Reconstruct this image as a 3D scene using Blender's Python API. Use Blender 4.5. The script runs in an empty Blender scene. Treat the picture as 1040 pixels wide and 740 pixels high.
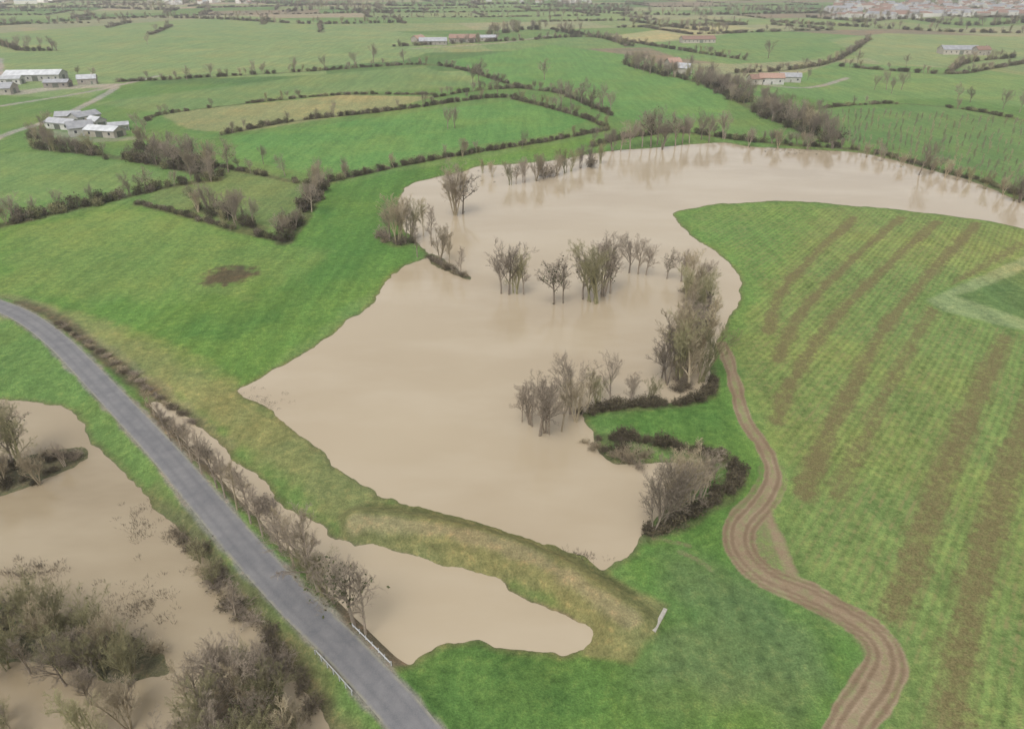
import bpy, math, random
import numpy as np
from mathutils import Vector, Matrix
random.seed(7); RNG=np.random.default_rng(7)
H=70.0; PITCH=math.radians(29.5); F=703.0
SP,CP=math.sin(PITCH),math.cos(PITCH)
GAIN=1.5
scene=bpy.context.scene

# ---------------------------------------------------------------- helpers
def g(px,py,z=0.0):
    u=(px-520)/F; v=(py-370)/F
    t=(H-z)/(SP+v*CP)
    return (u*t,(CP-v*SP)*t)
def G(pts,z=0.0): return np.array([g(a,b,z) for a,b in pts])
def hgt(py,hpx):
    v=(py-370)/F; D=H/(SP+v*CP); v2=(py-hpx-370)/F
    return D*(v-v2)/(CP-v2*SP)
def lin(c):
    c=c/255.0
    return c/12.92 if c<=0.04045 else ((c+0.055)/1.055)**2.4
def C(r,gg,b): return np.array([lin(r)/GAIN,lin(gg)/GAIN,lin(b)/GAIN])
def catmull(P,n=8,closed=False):
    P=np.asarray(P,float); N=len(P); out=[]
    rng=range(N if closed else N-1)
    for i in rng:
        if closed: p0,p1,p2,p3=P[i-1],P[i],P[(i+1)%N],P[(i+2)%N]
        else: p0,p1,p2,p3=P[max(i-1,0)],P[i],P[i+1],P[min(i+2,N-1)]
        for k in range(n):
            t=k/n
            out.append(0.5*((2*p1)+(-p0+p2)*t+(2*p0-5*p1+4*p2-p3)*t*t+(-p0+3*p1-3*p2+p3)*t**3))
    if not closed: out.append(P[-1])
    return np.array(out)
def vnoise(x,y,seed=0.0):
    xi=np.floor(x); yi=np.floor(y); fx=x-xi; fy=y-yi
    fx=fx*fx*(3-2*fx); fy=fy*fy*(3-2*fy)
    def h(a,b):
        s=np.sin(a*127.1+b*311.7+seed*74.7)*43758.5453
        return s-np.floor(s)
    return (h(xi,yi)*(1-fx)+h(xi+1,yi)*fx)*(1-fy)+(h(xi,yi+1)*(1-fx)+h(xi+1,yi+1)*fx)*fy
def fbm(x,y,seed=0,o=3):
    s=0;a=0.5;t=0
    for i in range(o):
        s=s+a*vnoise(x*2**i,y*2**i,seed+i*3.1); t+=a; a*=0.5
    return s/t
def sstep(a,b,x):
    t=np.clip((x-a)/(b-a),0,1); return t*t*(3-2*t)
def dseg(X,Y,P,closed):
    d=np.full(X.shape,1e9); ins=np.zeros(X.shape,bool)
    N=len(P)
    for i in range(N if closed else N-1):
        ax,ay=P[i]; bx,by=P[(i+1)%N]
        vx,vy=bx-ax,by-ay; L=vx*vx+vy*vy+1e-9
        t=np.clip(((X-ax)*vx+(Y-ay)*vy)/L,0,1)
        dd=(X-ax-t*vx)**2+(Y-ay-t*vy)**2
        d=np.minimum(d,dd)
        if closed and ay!=by:
            c=((ay>Y)!=(by>Y))&(X<(bx-ax)*(Y-ay)/(by-ay)+ax)
            ins^=c
    d=np.sqrt(d)
    return np.where(ins,-d,d) if closed else d
def sdf(X,Y,P,closed=True,margin=15.0):
    P=np.asarray(P); out=np.full(X.shape,1e3)
    m=(X>P[:,0].min()-margin)&(X<P[:,0].max()+margin)&(Y>P[:,1].min()-margin)&(Y<P[:,1].max()+margin)
    if m.any(): out[m]=dseg(X[m],Y[m],P,closed)
    return out

# ---------------------------------------------------------------- layout
lake=catmull(G([(1120,250),(1120,222),(1040,205),(1010,192),(975,180),(935,170),(900,161),(870,155),(840,153),(800,151),(760,149),(735,145),(700,147),(660,151),(625,153),(590,158),(555,164),(520,167),(487,169),(470,175),(440,181),(418,187),(408,198),(404,215),(412,232),(424,246),(434,258),(428,264),(412,270),(397,282),(388,294),(372,312),(350,330),(320,352),(290,368),(262,386),(240,397),(262,412),(300,440),(340,470),(375,497),(400,509),(440,518),(480,527),(520,540),(555,554),(590,568),(610,579),(628,574),(650,557),(658,540),(668,522),(690,505),(712,490),(700,474),(668,470),(640,472),(615,468),(603,455),(600,438),(592,424),(600,416),(640,411),(690,407),(713,397),(720,378),(728,350),(740,322),(751,298),(753,286),(745,270),(730,258),(712,247),(695,235),(686,222),(690,214),(720,208),(760,206),(800,204),(850,207),(900,212),(950,217),(1000,224),(1040,232)]),4,True)
pond=catmull(G([(152,410),(178,417),(219,453),(266,488),(310,524),(352,545),(384,554),(422,564),(462,574),(510,588),(518,600),(547,609),(582,624),(605,639),(598,657),(572,666),(520,659),(480,652),(460,655),(440,665),(415,677),(394,688),(378,674),(360,651),(343,626),(318,593),(280,553),(235,507),(193,464),(160,430)]),4,True)
leftf=catmull(G([(-140,400),(-60,404),(0,407),(30,409),(62,414),(76,420),(88,435),(108,460),(130,482),(150,506),(165,527),(190,548),(218,577),(238,605),(258,632),(278,660),(300,690),(322,722),(338,760),(330,800),(-200,820),(-250,500)]),4,True)
isl=[catmull(G(p),4,True) for p in [
 [(-90,470),(-10,468),(30,462),(70,455),(88,462),(75,475),(45,488),(15,500),(-20,505),(-90,510)],
 [(-60,618),(0,614),(60,620),(110,635),(150,655),(175,680),(150,690),(100,690),(50,680),(0,676),(-60,674)],
 [(230,655),(262,672),(290,705),(310,740),(320,790),(200,790),(190,740),(205,700)],
 [(438,258),(470,276),(478,284),(466,281),(440,268)],
]]
road_px=[(-260,282),(-140,284),(-60,293),(0,311),(30,325),(60,348),(90,378),(125,415),(165,458),(205,505),(250,558),(300,612),(340,650),(378,690),(418,735),(455,785),(500,850)]
ROADZ=0.9
road=catmull(G(road_px,ROADZ),6)
dike=catmull(G([(362,530),(400,533),(455,541),(510,556),(560,578),(605,606),(640,630)],1.8),4)
bank=catmull(G([(20,308),(60,325),(110,365),(150,398)],0.5),4)
track=catmull(G([(733,350),(741,372),(748,400),(757,430),(776,458),(784,486),(772,512),(752,535),(752,560),(775,585),(815,603),(855,625),(888,648),(898,672),(888,700),(868,728),(850,765)]),5)
track2=catmull(G([(784,486),(778,520),(790,550),(800,578),(810,600)]),5)
STR=[[(868,222),(825,262),(793,298),(780,338)],[(915,222),(860,270),(814,318),(790,368)],
 [(952,226),(902,270),(850,322),(808,380),(788,430)],[(992,228),(948,275),(902,330),(862,400),(836,452),(816,505)],
 [(1060,238),(1000,270),(952,310),(915,370),(880,440),(850,505)],
 [(1020,345),(985,420),(955,490),(930,560),(908,625)],[(1055,400),(1030,460),(1005,540),(985,620),(960,750)]]
STR=[catmull(G(s),5) for s in STR]

def waterW(X,Y):
    W=np.full(X.shape,1e3)
    for p in (lake,pond,leftf): W=np.minimum(W,sdf(X,Y,p,True,20))
    for p in isl:
        W=np.maximum(W,-sdf(X,Y,p,True,20))
    n=(fbm(X/2.0,Y/2.0,1,3)-0.5)*1.3+(fbm(X/9.0,Y/9.0,4,2)-0.5)*2.4
    return W+n*np.where(np.abs(W)<30,1,0)
def hfun(X,Y,ret=False):
    X=np.asarray(X,float);Y=np.asarray(Y,float)
    W=waterW(X,Y); R=np.hypot(X,Y)
    z=np.clip(W*0.11,-0.9,0.42)
    z=z+np.where(W>4,1,0)*(fbm(X/22,Y/22,9,3)-0.5)*0.35*sstep(4,14,W)
    z=z+sstep(550,1500,R)*(fbm(X/420,Y/420,12,2)-0.4)*9
    dr=sdf(X,Y,road,False,12); k=sstep(2.6,4.6,dr); z=ROADZ*(1-k)+z*k
    z=np.where(dr<2.7,ROADZ,z)
    dd=sdf(X,Y,dike,False,12); z=z+1.8*(1-sstep(1.2,5.6,dd))*sstep(-0.5,2.5,W)
    if ret: return z,W,dr,dd
    return z

# ---------------------------------------------------------------- terrain sheet
rad=np.concatenate([[0.5,6,12,18,24,30],np.exp(np.linspace(math.log(36),math.log(9000),940))])
ang=np.concatenate([np.linspace(-180,-56,40,endpoint=False),np.linspace(-56,56,900),np.linspace(56,180,40)[1:-1]])
ang=np.radians(ang)
Rg,Ag=np.meshgrid(rad,ang,indexing='ij')
X=(Rg*np.sin(Ag)).ravel(); Y=(Rg*np.cos(Ag)).ravel(); R=Rg.ravel()
Z,W,DR,DD=hfun(X,Y,True)
nr,na=Rg.shape
idx=np.arange(nr*na).reshape(nr,na)
a=idx[:-1,:]; b=idx[1:,:]
q=np.stack([a,b,np.roll(b,-1,1),np.roll(a,-1,1)],-1).reshape(-1,4)
me=bpy.data.meshes.new('ground')
me.vertices.add(len(X)); me.vertices.foreach_set('co',np.stack([X,Y,Z],1).astype(np.float32).ravel())
me.loops.add(q.size); me.loops.foreach_set('vertex_index',q.ravel().astype(np.int32))
me.polygons.add(len(q)); me.polygons.foreach_set('loop_start',(np.arange(len(q))*4).astype(np.int32))
me.polygons.foreach_set('loop_total',np.full(len(q),4,np.int32))
me.update(calc_edges=True)
me.polygons.foreach_set('use_smooth',np.ones(len(q),bool))

# --- ground colour (what grows where; far fields also paled for haze)
NA=fbm(X/5,Y/5,2,2)-0.5; NB=fbm(X/3,Y/3,5,2)-0.5
col=np.tile(C(104,150,72),(len(X),1))
def blend(mask,c):
    k=np.nonzero(mask>0)[0]; mk=mask[k][:,None]
    col[k]=col[k]*(1-mk)+np.asarray(c)[None,:]*mk
def paint(px,c,soft=1.0,z=0):
    s=sdf(X,Y,G(px,z),True,20)
    blend(1-sstep(-soft,soft,s+NA*soft*2),c)
def line(P,w,soft,c,k=1.0):
    s=sdf(X,Y,P,False,w+soft+4); blend(k*(1-sstep(w,w+soft,s+NB*soft)),c)
RA=math.radians(14); CU,CV=210.0,150.0
U=(X*math.cos(RA)+Y*math.sin(RA))/CU; V=(-X*math.sin(RA)+Y*math.cos(RA))/CV
pal=np.array([C(118,156,88),C(104,146,78),C(140,160,100),C(160,164,116),C(174,160,128),C(92,136,72),C(132,164,96),C(110,152,80),C(150,136,108)])  # far crop colours, with distance haze painted in as paler tints
def hh(a,b,s): 
    v=np.sin(a*12.9898+b*78.233+s)*43758.5453; return v-np.floor(v)
shift=np.floor(hh(np.floor(V),0*V,3.0)*5)/5.0
ci=(hh(np.floor(U+shift),np.floor(V),1.0)*9).astype(int)
farm=sstep(520,540,Y)
col=col*(1-farm[:,None])+pal[ci]*farm[:,None]
paint([(0,157),(40,155),(110,163),(165,176),(160,186),(60,202),(0,212),(-150,235),(-150,160)],C(114,158,84),1)
paint([(235,140),(400,118),(520,103),(600,122),(560,138),(450,152),(330,180),(240,162)],C(98,158,72),1)
paint([(160,116),(350,97),(440,99),(390,113),(240,136),(190,132)],C(158,160,98),1.5)
paint([(90,106),(330,76),(430,68),(490,88),(350,96),(160,115)],C(120,156,88),1.5)
paint([(-150,50),(0,32),(250,18),(480,40),(410,62),(130,82),(90,100),(-20,98),(-150,100)],C(132,164,100),2)
paint([(-20,28),(120,18),(250,17),(60,30),(-20,36)],C(156,158,116),2)
paint([(455,62),(560,46),(650,58),(700,78),(742,98),(735,118),(660,124),(610,118),(560,92),(490,86)],C(102,158,76),1.5)
paint([(610,38),(720,24),(770,30),(650,45)],C(180,176,116),2)
paint([(650,46),(770,32),(900,40),(820,62),(740,66),(690,60)],C(116,158,88),2)
paint([(760,92),(850,64),(1000,72),(1060,80),(1060,112),(960,100),(860,105)],C(116,160,86),2)
paint([(835,112),(960,108),(1070,128),(1070,200),(1000,176),(930,162),(868,148)],C(106,150,80),2)
paint([(840,42),(900,36),(1060,40),(1060,66),(900,68)],C(142,166,104),2)
paint([(160,190),(255,170),(320,190),(288,238),(235,228),(150,205)],C(114,146,78),1.5)
paint([(-200,245),(0,232),(140,208),(290,246),(330,190),(500,160),(600,140),(620,155),(480,168),(400,200),(420,270),(240,397),(130,390),(0,300),(-200,290)],C(96,150,58),2)
paint([(330,195),(400,176),(470,166),(405,200),(400,245),(330,300),(240,350),(170,340),(280,290),(320,240)],C(86,142,56),3)
line(catmull(G([(20,318),(80,335),(150,372),(230,412),(320,480),(360,512)]),4),2.5,4,C(142,150,88),0.8)
line(catmull(G([(0,300),(50,318),(110,358),(160,396),(230,455)]),4),0.8,1.5,C(140,138,98),0.6)
line(catmull(G([(70,322),(150,352),(225,388)]),4),1.5,3,C(134,152,82),0.5)
line(bank,0.8,1.6,C(112,98,74),0.8)
paint([(0,235),(140,210),(280,246),(330,262),(250,300),(80,310),(0,296)],C(114,156,70),8)
paint([(600,430),(680,415),(720,400),(738,360),(760,440),(786,490),(750,540),(760,585),(890,660),(850,760),(440,780),(400,690),(470,648),(600,665),(680,620),(620,578),(660,545),(748,490),(740,465)],C(92,144,58),2)
paint([(690,560),(770,590),(850,640),(850,700),(740,720),(640,700),(680,640)],C(98,136,78),4)
paint([(400,700),(470,665),(600,680),(640,700),(560,760),(420,760)],C(82,132,56),5)
fieldR=[(690,214),(760,207),(860,209),(960,219),(1060,234),(1300,260),(1500,820),(870,800),(900,670),(830,600),(765,565),(790,490),(750,400),(738,350),(756,290),(735,258),(700,238)]
paint(fieldR,C(118,154,74),2)
paint([(690,214),(760,207),(840,210),(800,260),(765,310),(750,345),(737,350),(757,290),(735,258),(700,238)],C(104,156,68),3)
paint([(940,306),(1040,262),(1150,215),(1150,370),(1040,338),(960,318)],C(142,166,106),0.8)
paint([(972,302),(1040,276),(1150,235),(1150,352),(1040,326)],C(102,140,74),0.8)
P=G([(204,284),(220,274),(245,271),(264,275),(258,285),(232,291),(210,290)]); s=sdf(X,Y,P,True,10)
blend(1-sstep(-2,1.5,s+(fbm(X/1.5,Y/1.5,8,3)-0.5)*7),C(106,96,66))
for p in isl: 
    s=sdf(X,Y,p,True,10); blend(1-sstep(-1,2,s),C(118,110,84))
paint([(150,500),(200,520),(270,600),(330,670),(360,760),(330,770),(290,690),(240,620),(200,570),(160,530)],C(116,122,76),2)
near=(R<420)
edge=np.where(near,1-sstep(0.0,1.4,W),0); blend(edge*0.65,C(118,120,74))
edge=np.where(near,1-sstep(-0.3,0.25,W),0); blend(edge,C(132,120,92))
paint([(340,530),(372,509),(430,515),(500,528),(560,550),(602,573),(642,600),(680,616),(664,650),(640,674),(592,666),(600,640),(560,613),(512,592),(450,575),(385,557),(345,549)],C(134,138,80),0.6)
line(dike,0.5,1.3,C(166,154,112),0.6)
line(catmull(G([(375,514),(430,519),(500,532),(560,555),(600,577),(640,604)]),3),0.2,1.0,C(104,114,64),0.75)
blend(1-sstep(2.2,2.9,DR+NB),C(150,147,130))
for rp,w,c in [([(-60,175),(0,140),(60,120),(110,95),(120,86)],1.8,C(172,168,152)),([(-60,118),(30,104),(100,92),(160,78)],1.8,C(172,168,152)),
               ([(0,60),(0,92)],2,C(170,165,150)),([(760,85),(820,90),(860,80)],1.8,C(172,166,150)),([(420,50),(510,44),(560,36)],2.2,C(166,158,140))]:
    line(catmull(G(rp),4),w,1.5,c)
line(catmull(G([(20,95),(60,90),(105,88)]),3),8,4,C(180,174,160),0.8)
line(catmull(G([(50,135),(90,143),(130,142)]),3),3,3,C(165,160,142),0.6)

soil=np.zeros(len(X)); stripe=np.zeros(len(X)); rows=np.zeros(len(X))
yk=g(0,470)[1]; lower=1-sstep(yk-18,yk+8,Y)
s=sdf(X,Y,track,False,10)+NB*0.8
rut=1-sstep(0.3,0.8,np.abs(s-0.8)); mid=(1-sstep(0.8,1.5,s))*0.66
wide=(1-sstep(1.2,3.1,s))*0.82*lower; rut2=(1-sstep(0.2,0.6,np.abs(s-1.9)))*0.9*lower
soil=np.maximum.reduce([rut,mid,wide,rut2])
s0=sdf(X,Y,track,False,10)+NB*0.3
rutd=np.maximum(1-sstep(0.12,0.42,np.abs(s0-0.85)),(1-sstep(0.1,0.4,np.abs(s0-1.8)))*lower)
s=sdf(X,Y,track2,False,10)+NB*0.5; soil=np.maximum(soil,(1-sstep(0.4,1.6,s))*0.8)
P=G([(735,545),(760,575),(775,590),(800,590),(795,560),(788,520),(770,520)]); s=sdf(X,Y,P,True,8); soil=np.maximum(soil,(1-sstep(-1.5,1.0,s))*0.5)
P=G([(860,640),(898,655),(915,672),(905,700),(880,740),(860,770),(842,770),(868,715),(880,680)]); s=sdf(X,Y,P,True,8); soil=np.maximum(soil,(1-sstep(-1.5,1.0,s))*0.62)
for P_ in ([(690,562),(712,572),(722,580)],[(665,548),(700,556)]): 
    s=sdf(X,Y,G(P_),False,5); soil=np.maximum(soil,(1-sstep(0.2,0.9,s))*0.45)
for i,P in enumerate(STR):
    s=sdf(X,Y,P,False,10)+NA*1.6
    w=1.6 if i<5 else 2.1
    stripe=np.maximum(stripe,(1-sstep(w*0.2,w*1.9,s))*(0.8 if i in(4,) else 1.0))
fp=sdf(X,Y,G(fieldR),True,5); infield=1-sstep(-6,0,fp)
pl=sdf(X,Y,G([(940,306),(1040,262),(1150,215),(1150,370),(1040,338),(960,318)]),True,5)
rows=infield*sstep(0,3,pl); stripe*=np.where(pl<1,0,1)
d0=G([(1020,345),(908,625)]); dv=d0[1]-d0[0]; dv/=np.linalg.norm(dv)
perp=X*dv[1]-Y*dv[0]
perp=perp+(fbm(X/60,Y/60,3,2)-0.5)*4
def addattr(n,v):
    at=me.attributes.new(n,'FLOAT','POINT'); at.data.foreach_set('value',v.astype(np.float32))
addattr('soil',soil); addattr('stripe',stripe); addattr('rows',rows); addattr('rowc',perp); addattr('rut',rutd)

# ---------------------------------------------------------------- hedgerows: (pts, height, spacing, width, treeprob, kind, name)
HEDGES=[]
def hd(pts,h=3.2,sp=2.2,w=1.5,tp=0.08,kind='mix',name='hedgerow'): HEDGES.append((catmull(G(pts),4),h,sp,w,tp,kind,name))
hd([(-60,246),(0,231),(60,217),(110,205),(170,191),(218,184)],4.4,1.4,3,0.9)
hd([(40,152),(100,158),(160,168),(222,182)],4.6,1.4,5,0.9)
hd([(140,150),(180,160),(215,172)],5.0,1.7,7,1.3)
hd([(30,140),(50,146),(60,150)],4,1.8,3,1.3)
hd([(140,208),(190,221),(240,235),(290,247)],2.4,1.2,1,.05)
hd([(200,213),(230,222),(262,234)],4.6,1.7,3,1.3)
hd([(288,247),(303,228),(318,205),(328,188)],4.6,1.2,3,0.9)
hd([(326,188),(400,171),(470,158),(540,147),(617,133)],2.9,1.3,1.4,0.3)
hd([(617,133),(602,124),(560,111),(520,101)],3.2,1.7,1.5,0.8)
hd([(222,170),(270,180),(300,186),(326,190)],2.8,1.6,1.3,0.35)
hd([(225,138),(300,124),(400,113),(480,102),(525,99)],3.1,1.7,1.6,0.45)
hd([(150,124),(165,117),(250,106),(350,97),(440,97)],2.4,2.2,1,0.25)
hd([(120,84),(200,80),(330,72),(430,66),(480,74)],3.5,2.6,2.5,0.8)
hd([(440,100),(490,92),(540,90)],3,2.4,1.5,0.6)
hd([(480,74),(530,90),(570,96),(620,118)],3.4,2.1,2.5,0.9)
hd([(-40,30),(60,22),(160,19),(300,26),(410,24)],5.5,3.6,5,1.0)
hd([(400,48),(520,42),(600,38),(640,48)],5,3.2,5,1.0)
hd([(635,66),(670,76),(710,84),(745,98)],6,2.0,8,1.6)
hd([(715,84),(750,104),(790,124),(845,146)],5.4,1.7,9,1.9)
hd([(735,92),(770,108),(810,126),(850,140)],6,2.2,9,1.9)
hd([(650,139),(690,135),(735,141),(790,147),(862,152)],3.6,1.5,3,1.0)
hd([(862,152),(905,160),(940,170),(1000,186),(1045,204),(1100,225)],2.2,2.1,1.7,0.35)
hd([(600,150),(640,140),(655,139)],3.5,1.6,2,1.0)
hd([(745,75),(800,72),(850,62),(882,42)],4.0,2.6,2.5,0.7)
hd([(850,68),(960,76),(1010,70),(1060,62)],3.6,3.0,2,0.6)
hd([(960,76),(985,64),(1030,60)],4.5,2.6,3,1.0)
hd([(780,22),(860,28),(960,34),(1060,36)],5.5,3.6,5,1.0)
hd([(0,45),(20,52),(60,52)],5,2.5,4,1.0)
hd([(820,112),(900,106),(980,112),(1060,128)],2.4,2.8,1.5,0.45)
hd([(560,12),(700,16),(860,12)],6,4.5,6,1.0)
hd([(560,30),(680,50),(760,62)],4.0,3.0,2,0.8)
hd([(240,2),(420,8),(520,6),(640,12)],6,4.5,8,1.0)
hd([(290,14),(340,12),(400,16)],7,3.5,14,1.6); hd([(500,36),(540,30),(590,36)],7,3.5,14,1.6); hd([(20,10),(90,8),(180,12)],7,5,10,1.2)
hd([(870,24),(920,22),(980,28),(1060,26)],7,4,10,1.4); hd([(640,22),(700,30),(740,34)],6,4,8,1.2); hd([(860,6),(950,10),(1060,9)],7,8,30,1.4)
hd([(60,330),(110,366),(150,396),(200,432)],0.9,1.6,0.6,0.0,'bush','bramble_bank')
hd([(608,447),(645,449),(690,458),(728,466),(748,478),(744,496),(720,514),(690,532),(655,545)],2.4,0.9,1.3,0.0,'dark','bramble_bank')
hd([(590,418),(640,413),(690,410),(718,402),(722,384)],2.2,0.9,1.1,0.0,'dark','bramble_bank')
hd([(592,450),(620,462),(645,474)],1.8,1.2,1.0,0.0,'bush','bramble_bank')
hd([(692,400),(700,360),(706,320),(700,290)],2.6,1.8,1.8,0.0,'bush','bramble_bank')
hd([(387,240),(402,250),(415,246)],3.0,1.4,2,0.1,'bush','bramble_bank')
hd([(436,262),(455,274),(476,282)],1.8,1.3,0.8,0,'bush','bramble_bank')
hd([(166,425),(222,474),(280,525)],1.3,2.4,0.8,0,'bush','bramble_bank')
hd([(185,550),(205,570),(238,612),(280,668),(322,720)],1.6,1.8,1.4,0,'bush','bramble_bank')
hd([(-60,478),(10,475),(50,470),(85,462)],2.2,1.0,3,0,'bush','bramble_bank')
hd([(-60,500),(20,492),(60,478)],1.6,1.2,2,0,'dark','bramble_bank')
hd([(-60,650),(20,640),(90,650),(160,672)],2.0,1.6,5,0,'bush','bramble_bank')
def uvw(u,v):
    x=u*CU;y=v*CV; return (x*math.cos(RA)-y*math.sin(RA), x*math.sin(RA)+y*math.cos(RA))
for iv in range(-2,18):
    sh=math.floor(float(hh(np.float64(iv),np.float64(0),3.0))*5)/5.0
    for iu in range(-9,14):
        for seg in ([(iu-sh,iv),(iu+1-sh,iv)],[(iu-sh,iv),(iu-sh,iv+1)]):
            p0=uvw(*seg[0]);p1=uvw(*seg[1])
            if min(p0[1],p1[1])<950 or max(p0[1],p1[1])>2500: continue
            if abs(p0[0])>p0[1]*0.8+100: continue
            if random.random()<0.52: HEDGES.append((np.array([p0,p1]),random.uniform(3,5.5),5.5,random.uniform(2,9),random.choice([.5,.9,1.5]),'mix','hedgerow'))
for h in HEDGES:
    if h[2]<4 and h[6]=='hedgerow': line(h[0],min(h[3],3)*0.5+0.2,1.8,C(102,106,66),0.8)
    elif h[6]=='bramble_bank': line(h[0],h[3]*0.6+0.3,1.2,C(112,104,74),0.5)
    else: line(h[0],min(h[3],3)*0.5+1.5,3,C(100,106,76),0.75)
col=np.maximum(col,0); lum=(col@np.array([.3,.6,.1]))[:,None]; col=lum+(col-lum)*0.83
gr=np.clip((col[:,1]-col[:,0])/(col[:,1]+1e-6)*2.2,0,1)[:,None]; col=col*(1+gr*np.array([[.12,-.02,-.10]]))
ca=me.attributes.new('col','FLOAT_COLOR','POINT')
ca.data.foreach_set('color',np.concatenate([col,np.ones((len(X),1))],1).astype(np.float32).ravel())

# ---------------------------------------------------------------- material helpers
def newmat(n):
    m=bpy.data.materials.new(n); m.use_nodes=True
    nt=m.node_tree; return m,nt,nt.nodes,nt.links,nt.nodes['Principled BSDF']
def mathn(nt,op,a,b=None,c=None,clamp=False):
    n=nt.nodes.new('ShaderNodeMath'); n.operation=op; n.use_clamp=clamp
    for i,v in enumerate((a,b,c)):
        if v is None: continue
        if isinstance(v,(int,float)): n.inputs[i].default_value=v
        else: nt.links.new(v,n.inputs[i])
    return n.outputs[0]
def mixc(nt,f,a,b,bt='MIX'):
    n=nt.nodes.new('ShaderNodeMix'); n.data_type='RGBA'; n.blend_type=bt
    for s,v in ((0,f),(6,a),(7,b)):
        if isinstance(v,(int,float)): n.inputs[s].default_value=v
        elif isinstance(v,(tuple,list,np.ndarray)): n.inputs[s].default_value=(*[float(q) for q in v[:3]],1)
        else: nt.links.new(v,n.inputs[s])
    return n.outputs[2]
def noise(nt,vec,scale,detail=3,rough=0.55):
    n=nt.nodes.new('ShaderNodeTexNoise'); n.inputs['Scale'].default_value=scale; n.inputs['Detail'].default_value=detail; n.inputs['Roughness'].default_value=rough
    nt.links.new(vec,n.inputs['Vector']); return n.outputs['Fac']
def mrange(nt,v,a,b,c,d):
    n=nt.nodes.new('ShaderNodeMapRange'); nt.links.new(v,n.inputs[0])
    for i,x in enumerate((a,b,c,d)): n.inputs[i+1].default_value=x
    return n.outputs[0]
def pos(nt): return nt.nodes.new('ShaderNodeNewGeometry').outputs['Position']
def attr(nt,name,o='Fac'):
    n=nt.nodes.new('ShaderNodeAttribute'); n.attribute_name=name; return n.outputs[o]
def gray(nt,v):
    cc=nt.nodes.new('ShaderNodeCombineColor'); [nt.links.new(v,cc.inputs[i]) for i in range(3)]; return cc.outputs[0]
def mapv(nt,v,rot,sc):
    mp=nt.nodes.new('ShaderNodeMapping'); mp.inputs['Rotation'].default_value=(0,0,rot); mp.inputs['Scale'].default_value=sc
    nt.links.new(v,mp.inputs['Vector']); return mp.outputs[0]

# ground
m,nt,N,L,B=newmat('meadow_grass')
p=pos(nt); c=attr(nt,'col','Color')
n0=noise(nt,p,0.007,3); n1=noise(nt,p,0.024,5,.6); n2=noise(nt,p,0.12,5,0.66); n3=noise(nt,p,0.8,4,0.72); n4=noise(nt,p,4.0,3,0.75)
ns=noise(nt,mapv(nt,p,0.6,(0.35,0.03,1)),1.0,3,.6)
c=mixc(nt,mrange(nt,n0,0.4,0.62,0,0.75),c,mixc(nt,1.0,c,(0.80,0.92,0.88),'MULTIPLY'))
c=mixc(nt,mrange(nt,n1,0.44,0.64,0,0.7),c,mixc(nt,1.0,c,(1.38,1.08,1.02),'MULTIPLY'))
c=mixc(nt,mrange(nt,n2,0.46,0.68,0,0.75),c,mixc(nt,1.0,c,(0.76,0.86,0.88),'MULTIPLY'))
c=mixc(nt,mrange(nt,n3,0.52,0.70,0,0.65),c,mixc(nt,1.0,c,(1.30,1.0,1.02),'MULTIPLY'))
v=mathn(nt,'MULTIPLY',mrange(nt,n3,0.25,0.75,0.64,1.36),mrange(nt,n4,0.25,0.75,0.62,1.38))
v=mathn(nt,'MULTIPLY',v,mrange(nt,ns,0.35,0.65,0.88,1.12))
rc=attr(nt,'rowc'); rw=attr(nt,'rows')
s1=mathn(nt,'SINE',mathn(nt,'MULTIPLY',rc,2*math.pi/1.3)); s2=mathn(nt,'SINE',mathn(nt,'MULTIPLY',rc,2*math.pi/4.1))
rr=mathn(nt,'ADD',mathn(nt,'MULTIPLY',s1,0.13),mathn(nt,'MULTIPLY',s2,0.07))
v=mathn(nt,'ADD',v,mathn(nt,'MULTIPLY',mathn(nt,'MULTIPLY',rr,rw),mrange(nt,n2,0.35,0.6,1.3,0.5)))
c=mixc(nt,1.0,c,gray(nt,v),'MULTIPLY')
tooth=mrange(nt,s1,-0.2,-0.9,0.35,1.0)
bs=mathn(nt,'MULTIPLY',mathn(nt,'MULTIPLY',mathn(nt,'MULTIPLY',mrange(nt,n2,0.36,0.62,0.15,0.8),mrange(nt,n3,0.40,0.58,0.05,1.0)),tooth),rw)
c=mixc(nt,bs,c,C(152,144,100))
st=attr(nt,'stripe'); so=attr(nt,'soil')
sf=mathn(nt,'SUBTRACT',mathn(nt,'MULTIPLY',st,1.5),mrange(nt,n3,0.35,0.62,0.0,1.0),None,True)
sf=mathn(nt,'MULTIPLY',sf,0.9)
c=mixc(nt,sf,c,mixc(nt,mrange(nt,n4,.35,.65,0,1),C(106,98,66),C(144,132,94)))
sf=mathn(nt,'SUBTRACT',mathn(nt,'MULTIPLY',so,1.5),mrange(nt,n3,0.3,0.7,0.0,0.7),None,True)
dirt=mixc(nt,mrange(nt,n2,0.35,0.65,0,1),mixc(nt,mrange(nt,n4,.3,.7,0,1),C(142,122,98),C(166,146,120)),mixc(nt,mrange(nt,n3,.3,.7,0,1),C(158,138,112),C(192,172,146)))
dirt=mixc(nt,mathn(nt,'MULTIPLY',attr(nt,'rut'),0.6),dirt,C(122,102,80))
c=mixc(nt,sf,c,dirt)
L.new(c,B.inputs['Base Color']); B.inputs['Roughness'].default_value=0.95; B.inputs['Specular IOR Level'].default_value=0.1
bm=nt.nodes.new('ShaderNodeBump'); bm.inputs['Strength'].default_value=0.7; bm.inputs['Distance'].default_value=0.4
L.new(mathn(nt,'ADD',n3,mathn(nt,'MULTIPLY',n4,0.4)),bm.inputs['Height']); L.new(bm.outputs[0],B.inputs['Normal'])
me.materials.append(m)
ground=bpy.data.objects.new('ground',me); scene.collection.objects.link(ground)

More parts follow.
